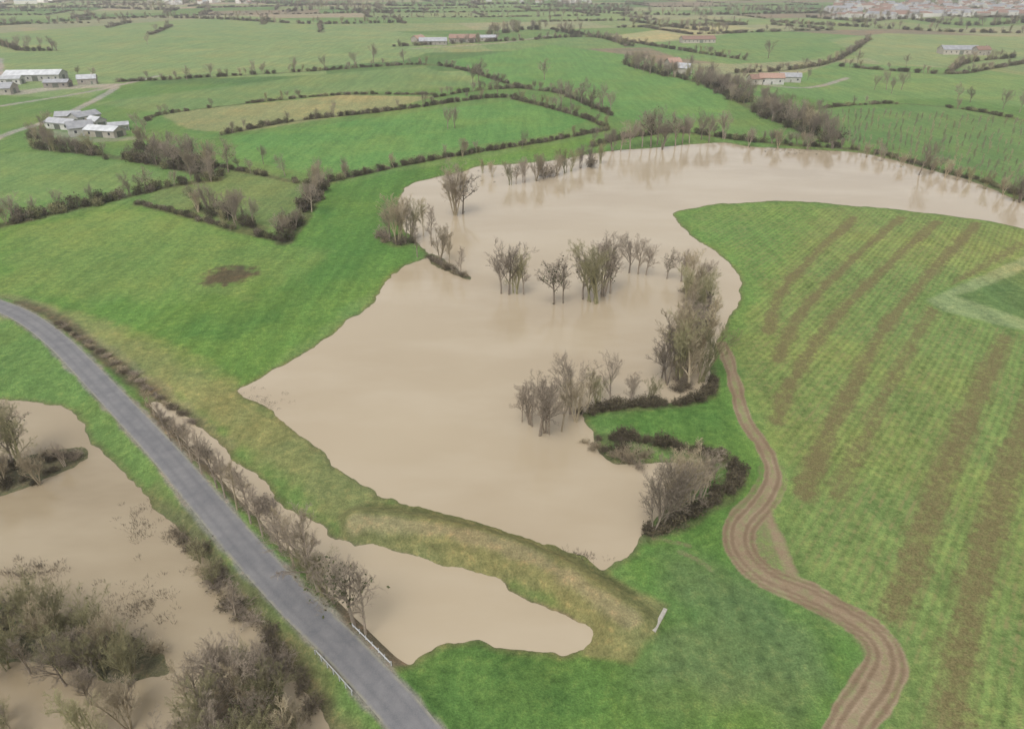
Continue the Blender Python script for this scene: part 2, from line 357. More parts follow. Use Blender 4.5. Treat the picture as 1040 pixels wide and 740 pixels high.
# water
def watermat(name,c1,c2,c3):
    m,nt,N,L,B=newmat(name); p=pos(nt)
    a=noise(nt,p,0.011,3); b=noise(nt,mapv(nt,p,0.5,(0.03,0.07,1)),1.0,4,0.55)
    c=mixc(nt,mrange(nt,a,0.38,0.62,0,1),c1,c2); c=mixc(nt,mrange(nt,b,0.44,0.66,0,0.7),c,c3)
    L.new(c,B.inputs['Base Color'])
    L.new(mrange(nt,b,0.42,0.6,0.015,0.10),B.inputs['Roughness']); B.inputs['IOR'].default_value=1.4
    bm=nt.nodes.new('ShaderNodeBump'); bm.inputs['Strength'].default_value=0.06; bm.inputs['Distance'].default_value=0.04
    L.new(noise(nt,p,2.0,3,0.6),bm.inputs['Height']); L.new(bm.outputs[0],B.inputs['Normal'])
    return m
def ngon(name,pts,z,mat):
    mm=bpy.data.meshes.new(name); mm.from_pydata([(x,y,z) for x,y in pts],[],[list(range(len(pts)))]); mm.materials.append(mat)
    o=bpy.data.objects.new(name,mm); scene.collection.objects.link(o); return o
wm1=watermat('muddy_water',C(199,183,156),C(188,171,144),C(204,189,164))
wm2=watermat('muddy_water_brown',C(182,166,138),C(156,140,114),C(192,177,150))  # left flood: the water itself is darker and browner
rl=[tuple(p) for p in road]
right=rl+[(30,-5),(420,-5),(700,300),(700,480),(-420,480),(rl[0][0],300)]
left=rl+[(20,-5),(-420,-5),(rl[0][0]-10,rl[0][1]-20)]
def fixw(pts):
    A=0.5*sum(pts[i][0]*pts[(i+1)%len(pts)][1]-pts[(i+1)%len(pts)][0]*pts[i][1] for i in range(len(pts)))
    return pts if A>0 else pts[::-1]
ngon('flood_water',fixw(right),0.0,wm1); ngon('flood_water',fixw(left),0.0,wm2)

# road ribbon
def ribbon(name,P,w,z,mat,camber=0.05):
    P=catmull(P,3); T=np.gradient(P,axis=0); T/=np.linalg.norm(T,axis=1)[:,None]; Nn=np.stack([-T[:,1],T[:,0]],1)
    vs=[];fs=[]; K=[-w,-w*0.5,0,w*0.5,w]
    for i in range(len(P)):
        for k in K:
            q=P[i]+Nn[i]*k; vs.append((q[0],q[1],z+camber*(1-(k/w)**2)))
    for i in range(len(P)-1):
        for j in range(4):
            a=i*5+j; fs.append((a,a+5,a+6,a+1))
    mm=bpy.data.meshes.new(name); mm.from_pydata(vs,[],fs); mm.materials.append(mat)
    uv=mm.attributes.new('across','FLOAT','POINT'); uv.data.foreach_set('value',np.tile(np.array(K)/w,len(P)).astype(np.float32))
    mm.update(); o=bpy.data.objects.new(name,mm); scene.collection.objects.link(o); return o
m,nt,N,L,B=newmat('asphalt'); p=pos(nt)
c=mixc(nt,mrange(nt,noise(nt,p,0.5,4),0.3,0.7,0,1),C(112,112,115),C(140,138,138))
ac=mathn(nt,'ABSOLUTE',attr(nt,'across'))
tr=mathn(nt,'SUBTRACT',1.0,mathn(nt,'MULTIPLY',mathn(nt,'ABSOLUTE',mathn(nt,'SUBTRACT',ac,0.42)),4.5),None,True)
c=mixc(nt,mathn(nt,'MULTIPLY',tr,0.45),c,C(98,98,102))
c=mixc(nt,mathn(nt,'MULTIPLY',mrange(nt,ac,0.82,0.96,0,1),mrange(nt,noise(nt,p,1.4,3),0.35,0.6,0.2,1.0)),c,C(158,154,134))
c=mixc(nt,mrange(nt,noise(nt,p,12,2),0.4,0.7,0,0.3),c,C(165,165,165))
L.new(c,B.inputs['Base Color']); B.inputs['Roughness'].default_value=0.6
ribbon('country_road',road,2.15,ROADZ+0.03,m)

# ---------------------------------------------------------------- vegetation meshes
def simplemat(name,c1,c2,rough=0.9,scale=3.0,objrand=True):
    m,nt,N,L,B=newmat(name)
    p=nt.nodes.new('ShaderNodeTexCoord').outputs['Object']
    c=mixc(nt,mrange(nt,noise(nt,p,scale,3),0.35,0.65,0,1),c1,c2)
    if objrand:
        oi=nt.nodes.new('ShaderNodeObjectInfo').outputs['Random']
        c=mixc(nt,1.0,c,gray(nt,mrange(nt,oi,0,1,0.72,1.28)),'MULTIPLY')
    L.new(c,B.inputs['Base Color']); B.inputs['Roughness'].default_value=rough; B.inputs['Specular IOR Level'].default_value=0.15
    return m
M_bark=simplemat('bark_grey_brown',(0.23,0.19,0.145),(0.33,0.275,0.215))
M_tan=simplemat('twigs_tan',(0.32,0.265,0.175),(0.42,0.35,0.245))
M_olive=simplemat('twigs_mossy',(0.24,0.225,0.12),(0.33,0.30,0.17))
M_dark=simplemat('twigs_dark',(0.11,0.09,0.065),(0.175,0.145,0.105))
M_leaf=simplemat('ivy_leaves',(0.05,0.06,0.027),(0.105,0.11,0.05))
M_dleaf=simplemat('bramble_leaves',(0.07,0.06,0.036),(0.13,0.11,0.065))

def segmesh(name,segs,leaves,mats):
    S=np.array(segs); P0=S[:,0:3];P1=S[:,3:6];r0=S[:,6];r1=S[:,7]
    D=P1-P0; D/=np.linalg.norm(D,axis=1)[:,None]+1e-9
    A=np.where(np.abs(D[:,2:3])<0.9,np.array([[0,0,1.0]]),np.array([[1.0,0,0]]))
    E1=np.cross(D,A);E1/=np.linalg.norm(E1,axis=1)[:,None];E2=np.cross(D,E1)
    vs=[];fs=[];off=0;mi=[]
    big=r0>0.07
    for grp,n in ((big,6),(~big,3)):
        k=grp.sum()
        if k==0: continue
        ring=[]
        for j in range(n):
            t=2*math.pi*j/n; o=E1[grp]*math.cos(t)+E2[grp]*math.sin(t)
            ring.append(P0[grp]+o*r0[grp][:,None]); ring.append(P1[grp]+o*r1[grp][:,None])
        V=np.stack(ring,1).reshape(-1,3); vs.append(V)
        base=off+np.arange(k)*2*n
        for j in range(n):
            j2=(j+1)%n
            fs.append(np.stack([base+2*j,base+2*j2,base+2*j2+1,base+2*j+1],1)); mi.append(np.zeros(k,int))
        off+=len(V)
    if len(leaves):
        Lf=np.array(leaves); k=len(Lf); nn=RNG.normal(size=(k,3)); nn/=np.linalg.norm(nn,axis=1)[:,None]
        t=RNG.normal(size=(k,3)); a=np.cross(nn,t); a/=np.linalg.norm(a,axis=1)[:,None]; b=np.cross(nn,a)
        s=Lf[:,3:4]
        V=np.stack([Lf[:,:3]+a*s,Lf[:,:3]+b*s*0.6,Lf[:,:3]-a*s,Lf[:,:3]-b*s*0.6],1).reshape(-1,3); vs.append(V)
        base=off+np.arange(k)*4; fs.append(np.stack([base,base+1,base+2,base+3],1)); mi.append(np.ones(k,int))
    V=np.concatenate(vs);Fq=np.concatenate(fs);mi=np.concatenate(mi)
    mm=bpy.data.meshes.new(name); mm.vertices.add(len(V)); mm.vertices.foreach_set('co',V.astype(np.float32).ravel())
    mm.loops.add(Fq.size); mm.loops.foreach_set('vertex_index',Fq.ravel().astype(np.int32))
    mm.polygons.add(len(Fq)); mm.polygons.foreach_set('loop_start',(np.arange(len(Fq))*4).astype(np.int32)); mm.polygons.foreach_set('loop_total',np.full(len(Fq),4,np.int32))
    for q_ in mats: mm.materials.append(q_)
    mm.update(calc_edges=True); mm.polygons.foreach_set('material_index',mi.astype(np.int32))
    return mm
def rdir(d,ang,up):
    d=Vector(d).normalized(); a=d.orthogonal().normalized(); a.rotate(Matrix.Rotation(random.uniform(0,2*math.pi),3,d))
    v=(d*math.cos(ang)+a*math.sin(ang)); v.z+=up; return v.normalized()
def grow(segs,p,d,ln,r,lv,spec):
    n=3 if lv<2 else (2 if lv==2 else 1)
    pts=[p.copy()]; dd=d.copy(); rr=[r]
    for i in range(n):
        dd=(dd+Vector((random.gauss(0,.09),random.gauss(0,.09),random.gauss(0.03,.06)))*(1 if lv else 0.6)).normalized()
        q=pts[-1]+dd*ln/n; r2=r*(1-0.62*(i+1)/n) if lv<spec['L'] else r*0.6
        segs.append((*pts[-1],*q,rr[-1],max(r2,spec['rmin']*0.7))); pts.append(q); rr.append(max(r2,spec['rmin']))
    if lv>=spec['L']: return
    k=spec['n'][lv]; st=spec['start'][lv]
    for i in range(k):
        t=st+(1-st)*((i+random.random())/k); t=min(t,0.999); f=t*n; s=int(f); q=pts[s].lerp(pts[s+1],f-s)
        fl=spec['fall'][lv]; l2=ln*spec['len'][lv]*random.uniform(0.7,1.2)*(1-fl*(t-st)/(1-st+1e-6))
        grow(segs,q,rdir(dd,math.radians(random.uniform(*spec['ang'][lv])),spec['up']),l2,max(rr[s]*0.5,spec['rmin']),lv+1,spec)
def make_tree(name,seed,spec,mats,ivy=0,multi=1):
    random.seed(seed); segs=[]
    for k in range(multi):
        d=Vector((0,0,1)) if multi==1 else rdir((0,0,1),math.radians(random.uniform(4,spec.get('splay',28))),0)
        grow(segs,Vector((random.gauss(0,.15),random.gauss(0,.15),-0.3)) if multi>1 else Vector((0,0,-0.3)),d,spec['h']*random.uniform(.85,1.1),spec['r'],0,spec)
    lv=[]
    if ivy:
        idx=[s for s in segs if s[6]>0.03] or segs
        for i in range(ivy):
            s=random.choice(idx if random.random()<spec.get('ivyin',0.7) else segs); t=random.random()
            lv.append((s[0]+(s[3]-s[0])*t+random.gauss(0,.22),s[1]+(s[4]-s[1])*t+random.gauss(0,.22),max(0.1,s[2]+(s[5]-s[2])*t+random.gauss(0,.2)),random.uniform(.09,.2)))
    mm=segmesh(name,segs,lv,mats)
    zz=np.empty(len(mm.vertices)*3,np.float32); mm.vertices.foreach_get('co',zz); mm['ht']=float(zz[2::3].max())
    return mm
oak=dict(h=5.8,r=.19,L=4,n=[9,8,7,5],start=[.36,.2,.15,.1],len=[.82,.5,.48,.6],fall=[.25,.45,.4,.3],ang=[(20,54),(28,58),(28,60),(25,65)],up=.15,rmin=.0085)
pop=dict(h=9.0,r=.17,L=3,n=[30,9,9],start=[.12,.15,.1],len=[.26,.5,.55],fall=[.55,.4,.3],ang=[(24,46),(25,50),(25,60)],up=.22,rmin=.011)
wil=dict(h=5.0,r=.10,L=4,n=[6,6,5,4],start=[.28,.2,.15,.1],len=[.56,.52,.52,.7],fall=[.3,.4,.4,.3],ang=[(18,46),(25,55),(25,60),(25,60)],up=.13,rmin=.008,splay=24)
slim=dict(h=7.0,r=.11,L=3,n=[16,8,8],start=[.3,.2,.1],len=[.30,.5,.6],fall=[.5,.4,.3],ang=[(26,48),(25,55),(25,60)],up=.16,rmin=.009)
bus=dict(h=1.9,r=.025,L=2,n=[8,8],start=[.1,.1],len=[.55,.6],fall=[.3,.3],ang=[(25,65),(25,70)],up=.08,rmin=.0105,splay=58,ivyin=.2)
T={}
T['oak']=[make_tree('crown_branches',10+i,oak,[M_bark,M_leaf],iv) for i,iv in enumerate((0,0,200,0))]
T['pop']=[make_tree('crown_branches',20+i,pop,[mt,M_leaf],iv) for i,(iv,mt) in enumerate(((0,M_tan),(150,M_bark)))]
T['wil']=[make_tree('crown_branches',30+i,wil,[mt,M_leaf],iv,4) for i,(iv,mt) in enumerate(((0,M_tan),(0,M_bark),(0,M_olive)))]
T['oli']=[make_tree('crown_branches',50+i,wil,[M_olive,M_leaf],40,4) for i in range(2)]
T['slim']=[make_tree('crown_branches',60+i,slim,[mt,M_leaf],0) for i,mt in enumerate((M_bark,M_tan))]
T['bush']=[make_tree('bush_twigs',70+i,bus,[mt,M_dleaf],iv,13) for i,(iv,mt) in enumerate(((60,M_bark),(30,M_tan),(100,M_dark)))]
T['hedge']=[make_tree('bush_twigs',80+i,bus,[mt,lm],iv,11) for i,(iv,mt,lm) in enumerate(((280,M_dark,M_leaf),(180,M_bark,M_dleaf),(300,M_dark,M_dleaf),(160,M_olive,M_leaf)))]
T['dark']=[make_tree('bush_twigs',90+i,bus,[M_dark,M_dleaf],380,12) for i in range(2)]
random.seed(99)
PL=[]
def put(kind,x,y,h,name='bare_tree',parent=None,wide=1.0):
    mm=random.choice(T[kind]); s=h/mm['ht']; PL.append((name,parent,mm,x,y,s*wide,s))
NM={'oak':'bare_tree','pop':'poplar_tree','wil':'willow_tree','oli':'willow_tree','slim':'alder_tree','bush':'bush'}
def tp(kind,px,py,hpx,wide=1.0,cap=99):
    x,y=g(px,py); put(kind,x,y,min(cap,hgt(py,hpx)),NM[kind],None,wide)
for P,h,sp,w,tpb,kind,name in HEDGES:
    e=bpy.data.objects.new(name,None); scene.collection.objects.link(e); 
    D=np.r_[0,np.cumsum(np.linalg.norm(np.diff(P,axis=0),axis=1))]
    n=max(2,int(D[-1]/sp)); 
    cx=float(np.interp(D[-1]/2,D,P[:,0]));cy=float(np.interp(D[-1]/2,D,P[:,1])); e.location=(cx,cy,0)
    for i in range(n):
        t=(i+random.random())*D[-1]/n
        x=float(np.interp(t,D,P[:,0]))+random.gauss(0,w*.35); y=float(np.interp(t,D,P[:,1]))+random.gauss(0,w*.35)
        if kind=='mix' and vnoise(np.float64(x/17),np.float64(y/17),5)<0.17 and sp<4: continue
        hh_=h*random.uniform(.5,1.2)
        if random.random()<tpb*0.3 and kind=='mix': put(random.choice(['oak','wil','oak']),x,y,max(6,h*random.uniform(1.2,2.3))*(1.2 if sp>4 else 1),'tree',e,1.0)
        else: put({'mix':'hedge','bush':'bush','dark':'dark'}[kind],x,y,hh_,'bush',e,max(0.95,min(1.9,sp*1.0/hh_*1.5)))
LST=[('oak',463,218,62),('wil',462,219,50),('oak',470,217,50),('wil',404,250,54),('wil',418,244,42),('wil',448,266,38),('slim',456,272,36),('wil',412,248,46),('slim',424,262,36),('slim',438,250,44),('slim',430,240,40),('oak',396,246,44),('slim',468,280,30),
('oak',517,299,56),('wil',524,298,48),('oak',509,298,48),('slim',532,299,44),('oak',563,309,58),('slim',572,308,46),('wil',600,306,64),('wil',611,300,68),('oak',592,304,56),('wil',606,308,58),('oak',620,298,54),('oak',648,278,44),('oak',639,277,40),('oak',656,279,38),('oak',677,283,32),
('wil',703,290,38),('oak',692,286,34),('wil',712,296,36),
('pop',697,330,64),('wil',706,345,66),('pop',688,350,70),('wil',700,365,72),('pop',708,378,84),('wil',690,385,76),('pop',700,392,90),('wil',682,372,60),('wil',714,322,50),('wil',698,312,44),('wil',712,388,62),('wil',678,390,50),('slim',672,384,58),('pop',716,350,60),
('oak',548,442,74),('wil',556,440,62),('oak',579,420,62),('wil',540,432,50),('oak',620,412,52),('wil',606,416,38),('wil',640,410,32),('wil',660,408,28),('wil',585,428,42),('slim',570,438,58),('slim',530,428,44),('slim',596,420,46),
('wil',672,536,76),('wil',683,528,64),('wil',699,518,62),('wil',664,540,56),('wil',710,508,50),('wil',722,500,42),('wil',690,512,50),('bush',640,470,20),('bush',628,460,16),('bush',650,466,16),
('wil',518,188,26),('wil',532,186,28),('wil',545,184,30),('bush',556,180,18),('wil',574,176,28),('wil',589,171,26),('wil',610,166,24),('bush',600,170,12),('wil',566,179,24),('wil',580,174,24),('oak',552,182,26),('oak',524,187,24),('wil',500,180,18),('wil',490,176,16),('wil',600,168,22),
('oak',661,150,46),('oak',686,149,40),('wil',672,152,32),('oak',712,143,34),('wil',735,142,30),('oak',640,152,32),('oak',652,150,38),('oak',700,146,30),('oak',630,154,26),('oak',667,148,42),('oak',720,145,28),('oak',693,147,34),('wil',622,154,22),('wil',760,149,20),('wil',790,151,22),('wil',820,153,20),('wil',845,152,22),
('oak',933,178,42),('wil',960,180,20),('wil',1000,192,20),('wil',1036,206,32),('wil',984,186,18),('wil',946,176,18),('wil',972,183,16),('wil',915,170,16),('wil',895,164,16),('wil',880,160,16),('wil',1018,198,20),('wil',1030,204,22),
('oak',553,82,24),('oak',486,84,26),('oak',480,86,22),('oak',380,66,24),('oak',455,132,26),('oak',462,131,22),('oak',612,112,28),('oak',570,110,30),('oak',590,106,28),('oak',600,112,26),('oak',580,108,26),('oak',620,116,26),('oak',240,232,38),('oak',232,176,36),('oak',215,172,30),('wil',470,160,20),('oak',505,98,20),
('oak',20,50,16),('oak',30,51,16),('oak',42,50,14),('oak',54,51,15),('oak',150,46,12),('oak',780,60,20),('oak',870,66,16),('oak',920,68,14),('oak',972,103,20),('oak',985,105,18),('oak',1018,112,22),('oak',1035,115,26),('oak',900,92,22),('oak',915,92,20),('oak',888,92,18),('oak',905,96,20),
('oak',190,82,16),('oak',215,80,16),('oak',260,76,16),('oak',268,76,14),('oak',300,74,18),('oak',330,72,18),('oak',360,68,16),('oak',410,66,18),('oak',340,120,18),('oak',430,110,20),('oak',530,152,20),('oak',290,180,24),('oak',350,178,20),('oak',700,74,20),('oak',722,84,24),('oak',660,76,22),('oak',645,72,20),('oak',268,168,22),('oak',200,176,26),('oak',186,168,26),('oak',172,164,24),('oak',158,158,20),('oak',60,214,24),('oak',20,224,24),('oak',38,220,22),('oak',95,206,20),('oak',140,132,20),('oak',148,136,18),('oak',50,128,16),('oak',44,134,18),('oak',80,78,12),('oak',96,80,12),('oak',755,84,14),('oak',820,82,14),('oak',760,78,14),
('oak',325,603,86),('slim',313,592,72),('oak',361,640,88),('slim',372,648,66),('slim',300,578,60),('slim',286,564,56),('slim',268,548,52),('slim',256,536,56),('slim',242,522,52),('slim',230,510,50),('slim',222,500,54),('slim',206,486,46),('slim',196,474,44),('slim',186,462,38),('slim',175,452,34),('slim',168,440,30),('slim',158,426,24),('slim',150,416,20),('wil',330,610,50),
('wil',22,476,60),('wil',-10,486,66),('wil',40,492,36),('wil',66,474,24),('wil',5,494,40),('oak',14,474,62),
('oli',204,574,28),('oli',218,594,30),('slim',240,628,40)]
for t in LST: tp(*t,cap=24)
def inpoly(px,py,poly):
    r=False;n=len(poly)
    for i in range(n):
        x1,y1=poly[i];x2,y2=poly[(i+1)%n]
        if (y1>py)!=(y2>py) and px<(x2-x1)*(py-y1)/(y2-y1)+x1: r=not r
    return r
def thicket(poly,n,kinds,h0,h1):
    k=0; xs=[p[0] for p in poly]; ys=[p[1] for p in poly]
    while k<n:
        a_,b_=random.uniform(min(xs),max(xs)),random.uniform(min(ys),max(ys))
        if inpoly(a_,b_,poly): x,y=g(a_,b_); kd=random.choice(kinds); put(kd,x,y,random.uniform(h0,h1),NM[kd],None,.9); k+=1
thicket([(-60,635),(0,630),(60,637),(120,655),(170,685),(160,705),(60,695),(-60,695)],42,['wil','oli','oli','slim','wil','oak'],4.5,9)
thicket([(80,690),(150,690),(190,735),(200,800),(100,800)],14,['wil','slim','oak'],5,9)
thicket([(232,655),(258,680),(284,710),(308,745),(325,800),(200,800),(190,740),(205,700)],36,['wil','slim','oli','oak','slim','oli'],5,10)
thicket([(-60,700),(60,720),(60,800),(-60,800)],7,['oli','slim'],4,7)
for r in range(7):
    e=bpy.data.objects.new('sapling_row',None); scene.collection.objects.link(e)
    p0=np.array(g(850,118+r*5.5)); p1=np.array(g(1070,134+r*11)); e.location=(*((p0+p1)/2),0)
    for i in range(34):
        t=(i+random.uniform(-.2,.2))/34; q=p0+(p1-p0)*t
        if random.random()<.8: put('slim',q[0],q[1],random.uniform(3.5,6),'sapling',e)
xs=np.array([p[3] for p in PL]); ys=np.array([p[4] for p in PL]); zs=hfun(xs,ys)
for (name,par,mm,x,y,s,sz),z in zip(PL,zs):
    o=bpy.data.objects.new(name,mm); scene.collection.objects.link(o)
    zz=max(z,-0.25)
    if par:
        o.parent=par; o.location=(x-par.location.x,y-par.location.y,zz)
    else: o.location=(x,y,zz)
    o.rotation_euler=(0,0,random.uniform(0,6.28)); o.scale=(s,s,sz)

# ---------------------------------------------------------------- buildings
M_wall=simplemat('rendered_wall',(0.32,0.29,0.25),(0.40,0.37,0.32),.9,.6); M_white=simplemat('white_wall',(.40,.39,.36),(.50,.49,.46),.8,.6)
M_metal=simplemat('fibre_cement_roof',(.26,.265,.28),(.36,.365,.38),.7,.4); M_wroof=simplemat('pale_metal_roof',(.34,.35,.36),(.47,.48,.49),.5,.3)
M_tile=simplemat('clay_tile_roof',(.24,.155,.12),(.32,.215,.17),.9,1.2); M_glass=simplemat('window_glass',(.03,.035,.04),(.06,.065,.07),.15,1); M_door=simplemat('door_paint',(.12,.16,.14),(.2,.18,.14),.6,1)
M_conc=simplemat('concrete',(.32,.30,.26),(.44,.41,.36),.9,1.5,False); M_galv=simplemat('galvanised_steel',(.36,.37,.37),(.46,.47,.47),.5,2,False)
M_vw=simplemat('village_render',(.62,.60,.56),(.72,.70,.66),.9,.01)
def mesh_obj(name,vs,fs,mat,par):
    mm=bpy.data.meshes.new(name); mm.from_pydata(vs,[],fs); mm.materials.append(mat); o=bpy.data.objects.new(name,mm); scene.collection.objects.link(o); o.parent=par; return o
def boxv(x0,x1,y0,y1,z0,z1):
    return [(x0,y0,z0),(x1,y0,z0),(x1,y1,z0),(x0,y1,z0),(x0,y0,z1),(x1,y0,z1),(x1,y1,z1),(x0,y1,z1)],[(0,3,2,1),(4,5,6,7),(0,1,5,4),(1,2,6,5),(2,3,7,6),(3,0,4,7)]
def joinb(lst):
    V=[];Fc=[]
    for v,f in lst:
        o=len(V); V+=v; Fc+=[tuple(i+o for i in ff) for ff in f]
    return V,Fc
def building(name,px,py,Ln,Wd,Hh,rot,wall,roof,pitch=.3,wins=True):
    x,y=g(px,py); z=float(hfun(np.array([x]),np.array([y]))[0])
    e=bpy.data.objects.new(name,None); scene.collection.objects.link(e); e.location=(x,y,z-.1); e.rotation_euler=(0,0,math.radians(rot))
    l,w=Ln/2,Wd/2; rh=w*pitch*1.3
    V=[(-l,-w,-2),(l,-w,-2),(l,w,-2),(-l,w,-2),(-l,-w,Hh),(l,-w,Hh),(l,w,Hh),(-l,w,Hh),(-l,0,Hh+rh),(l,0,Hh+rh)]
    mesh_obj('walls',V,[(0,1,5,4),(2,3,7,6),(1,2,6,9,5),(3,0,4,8,7),(0,3,2,1)],wall,e)
    o=.45; sl=rh/w; t=.18
    V=[];Fc=[]
    prof=[(-w-o,Hh-o*sl+.03),(0,Hh+rh+.03),(w+o,Hh-o*sl+.03),(w+o,Hh-o*sl+.03+t),(0,Hh+rh+.03+t),(-w-o,Hh-o*sl+.03+t)]
    for xx in (-l-o,l+o): V+=[(xx,a_,b_) for a_,b_ in prof]
    for i in range(6): Fc.append((i,(i+1)%6,6+(i+1)%6,6+i))
    Fc+=[(0,5,4,1),(1,4,3,2),(6,7,10,11),(7,8,9,10)]
    mesh_obj('roof',V,Fc,roof,e)
    ws=[];n=max(2,int(Ln/4.5))
    for i in range(n):
        cx=-l+Ln*(i+.5)/n
        if i==n//2: continue
        for sgn in (-1,1):
            yy=sgn*(w+.01); ws.append(boxv(cx-.55,cx+.55,min(yy,yy+sgn*.05),max(yy,yy+sgn*.05),Hh*.4,Hh*.4+1.2))
    if ws: v,f=joinb(ws); mesh_obj('windows',v,f,M_glass,e)
    cx=-l+Ln*(n//2+.5)/n; dw=.6 if wins else 2.0; dh=2.1 if wins else min(3.8,Hh*.8)
    v,f=joinb([boxv(cx-dw,cx+dw,-w-.07,-w-.01,0.1,dh),boxv(l+.01,l+.07,-dw,dw,.1,dh)]); mesh_obj('door',v,f,M_door,e)
    if wins:
        v,f=boxv(l*.6-.4,l*.6+.4,-.35,.35,Hh+rh-.6,Hh+rh+1.1); mesh_obj('chimney',v,f,M_wall,e)
    return e
building('farm_shed',38,82,38,16,4.5,8,M_white,M_wroof,.25,False); building('farm_shed',10,86,18,10,4,12,M_white,M_wroof,.25,False)
building('farm_shed',60,89,16,8,3.5,5,M_wall,M_metal,.3,False); building('farm_shed',-6,96,26,14,4,12,M_wall,M_metal,.3,False)
building('farm_house',90,86,12,7,4,20,M_wall,M_metal,.5)
building('farm_shed',66,131,17,8,3.3,-20,M_white,M_metal,.3,False); building('farm_shed',88,125,13,8,3.8,62,M_white,M_metal,.35,False)
building('farm_shed',108,139,17,8,3.4,-14,M_wall,M_wroof,.3,False); building('farm_house',84,138,11,7,4.2,35,M_white,M_metal,.55); building('farm_shed',122,133,9,5.5,3,25,M_white,M_metal,.3,False)
building('farm_shed',72,124,12,7,3.4,15,M_wall,M_metal,.4,False); building('farm_shed',100,131,8,6,4.2,-30,M_white,M_wroof,.4,False)
building('farm_house',440,46,30,10,4,4,M_wall,M_metal,.5); building('farm_shed',470,43,30,14,4.5,-3,M_wall,M_tile,.4,False); building('farm_shed',496,42,20,12,4,6,M_wall,M_metal,.3,False)
building('farm_house',425,43,16,9,4,60,M_wall,M_tile,.5)
building('farm_house',782,86,17,8,4.6,-5,M_white,M_tile,.5); building('farm_house',768,86,12,8,4,10,M_wall,M_tile,.5); building('farm_house',802,84,14,7,4,-12,M_white,M_metal,.5)
building('farm_house',693,76,12,8,5,-35,M_wall,M_metal,.6); building('farm_house',683,70,12,8,5,25,M_wall,M_tile,.6)
building('farm_shed',708,44,38,14,4,6,M_wall,M_tile,.35,False); building('farm_shed',972,56,34,14,4.5,-3,M_wall,M_metal,.35,False); building('farm_house',995,57,14,9,5,10,M_wall,M_tile,.5)
def village(name,x0,x1,y0,y1,n):
    V=[];Fc=[];MI=[]
    e_pts=[g(random.uniform(x0,x1),random.uniform(y0,y1)) for _ in range(n)]
    zz=hfun(np.array([p[0] for p in e_pts]),np.array([p[1] for p in e_pts]))
    for (x,y),z in zip(e_pts,zz):
        l=random.uniform(6,12); w=random.uniform(4,6); h=random.uniform(4,7.5); r=random.uniform(-.5,.6)+(1.57 if random.random()<.3 else 0); c_,s_=math.cos(r),math.sin(r)
        if random.random()<.12: l*=2.4;w*=1.8
        rh=w*.55
        pts=[(-l,-w,-2),(l,-w,-2),(l,w,-2),(-l,w,-2),(-l,-w,h),(l,-w,h),(l,w,h),(-l,w,h),(-l,0,h+rh),(l,0,h+rh)]
        o=len(V); V+=[(x+a_*c_-b_*s_,y+a_*s_+b_*c_,z+q_) for a_,b_,q_ in pts]
        rm=1 if random.random()<.5 else 2; wm_=0 if random.random()<.8 else 3
        for f,mi_ in (((0,1,5,4),wm_),((2,3,7,6),wm_),((1,2,6,9,5),wm_),((3,0,4,8,7),wm_),((4,5,9,8),rm),((6,7,8,9),rm)):
            Fc.append(tuple(i+o for i in f)); MI.append(mi_)
    mm=bpy.data.meshes.new(name); mm.from_pydata(V,[],Fc)
    for q_ in (M_vw,M_tile,M_metal,M_wall): mm.materials.append(q_)
    mm.polygons.foreach_set('material_index',MI); o=bpy.data.objects.new(name,mm); scene.collection.objects.link(o)
village('distant_village',850,1060,4,21,290); village('distant_village',150,260,-1,5,34); village('distant_village',480,600,-1,5,40); village('distant_village',-20,60,-1,6,18)

# ---------------------------------------------------------------- small structures
e=bpy.data.objects.new('concrete_spillway_kerb',None); scene.collection.objects.link(e)
p0=np.array(g(676,617,.6)); p1=np.array(g(663,647,.5)); cc=(p0+p1)/2; Ld=np.linalg.norm(p1-p0)
zc=hfun(np.array([p0[0],cc[0],p1[0]]),np.array([p0[1],cc[1],p1[1]])); e.location=(*cc,0); e.rotation_euler=(0,0,math.atan2(*(p1-p0)[::-1]))
t_=.24; V=[]
for xx,zz_ in ((-Ld/2,zc[0]),(0,zc[1]),(Ld/2,zc[2])): V+=[(xx,-t_,zz_-.4),(xx,t_,zz_-.4),(xx,t_,zz_+.12),(xx,-t_,zz_+.12)]
Fc=[]
for i in (0,4): Fc+=[(i+j,i+(j+1)%4,i+4+(j+1)%4,i+4+j) for j in range(4)]
Fc+=[(3,2,1,0),(8,9,10,11)]
mesh_obj('slab',V,Fc,M_conc,e)
def rail(pa,pb,side):
    i0=np.argmin(np.linalg.norm(road-np.array(g(*pa,ROADZ)),axis=1)); i1=np.argmin(np.linalg.norm(road-np.array(g(*pb,ROADZ)),axis=1))
    P=catmull(road[i0:i1+1],2); T_=np.gradient(P,axis=0); T_/=np.linalg.norm(T_,axis=1)[:,None]; Nn=np.stack([-T_[:,1],T_[:,0]],1); P=P+Nn*side*2.55
    e=bpy.data.objects.new('guard_rail',None); scene.collection.objects.link(e); e.location=(P[0,0],P[0,1],ROADZ)
    P=P-P[0]; lst=[]
    prof=[(.0,.42),(.05,.5),(.0,.58),(.05,.66),(.0,.74)]
    V=[];Fc=[]
    for i in range(len(P)):
        for a_,b_ in prof: V.append((P[i,0]+Nn[i,0]*a_*-side,P[i,1]+Nn[i,1]*a_*-side,b_))
    for i in range(len(P)-1):
        for j in range(4): a_=i*5+j; Fc.append((a_,a_+1,a_+6,a_+5))
    mesh_obj('beam',V,Fc,M_galv,e)
    for i in range(0,len(P),2):
        q_=P[i]+Nn[i]*side*.1; lst.append(boxv(q_[0]-.05,q_[0]+.05,q_[1]-.05,q_[1]+.05,-.3,.72))
    v,f=joinb(lst); mesh_obj('posts',v,f,M_galv,e)
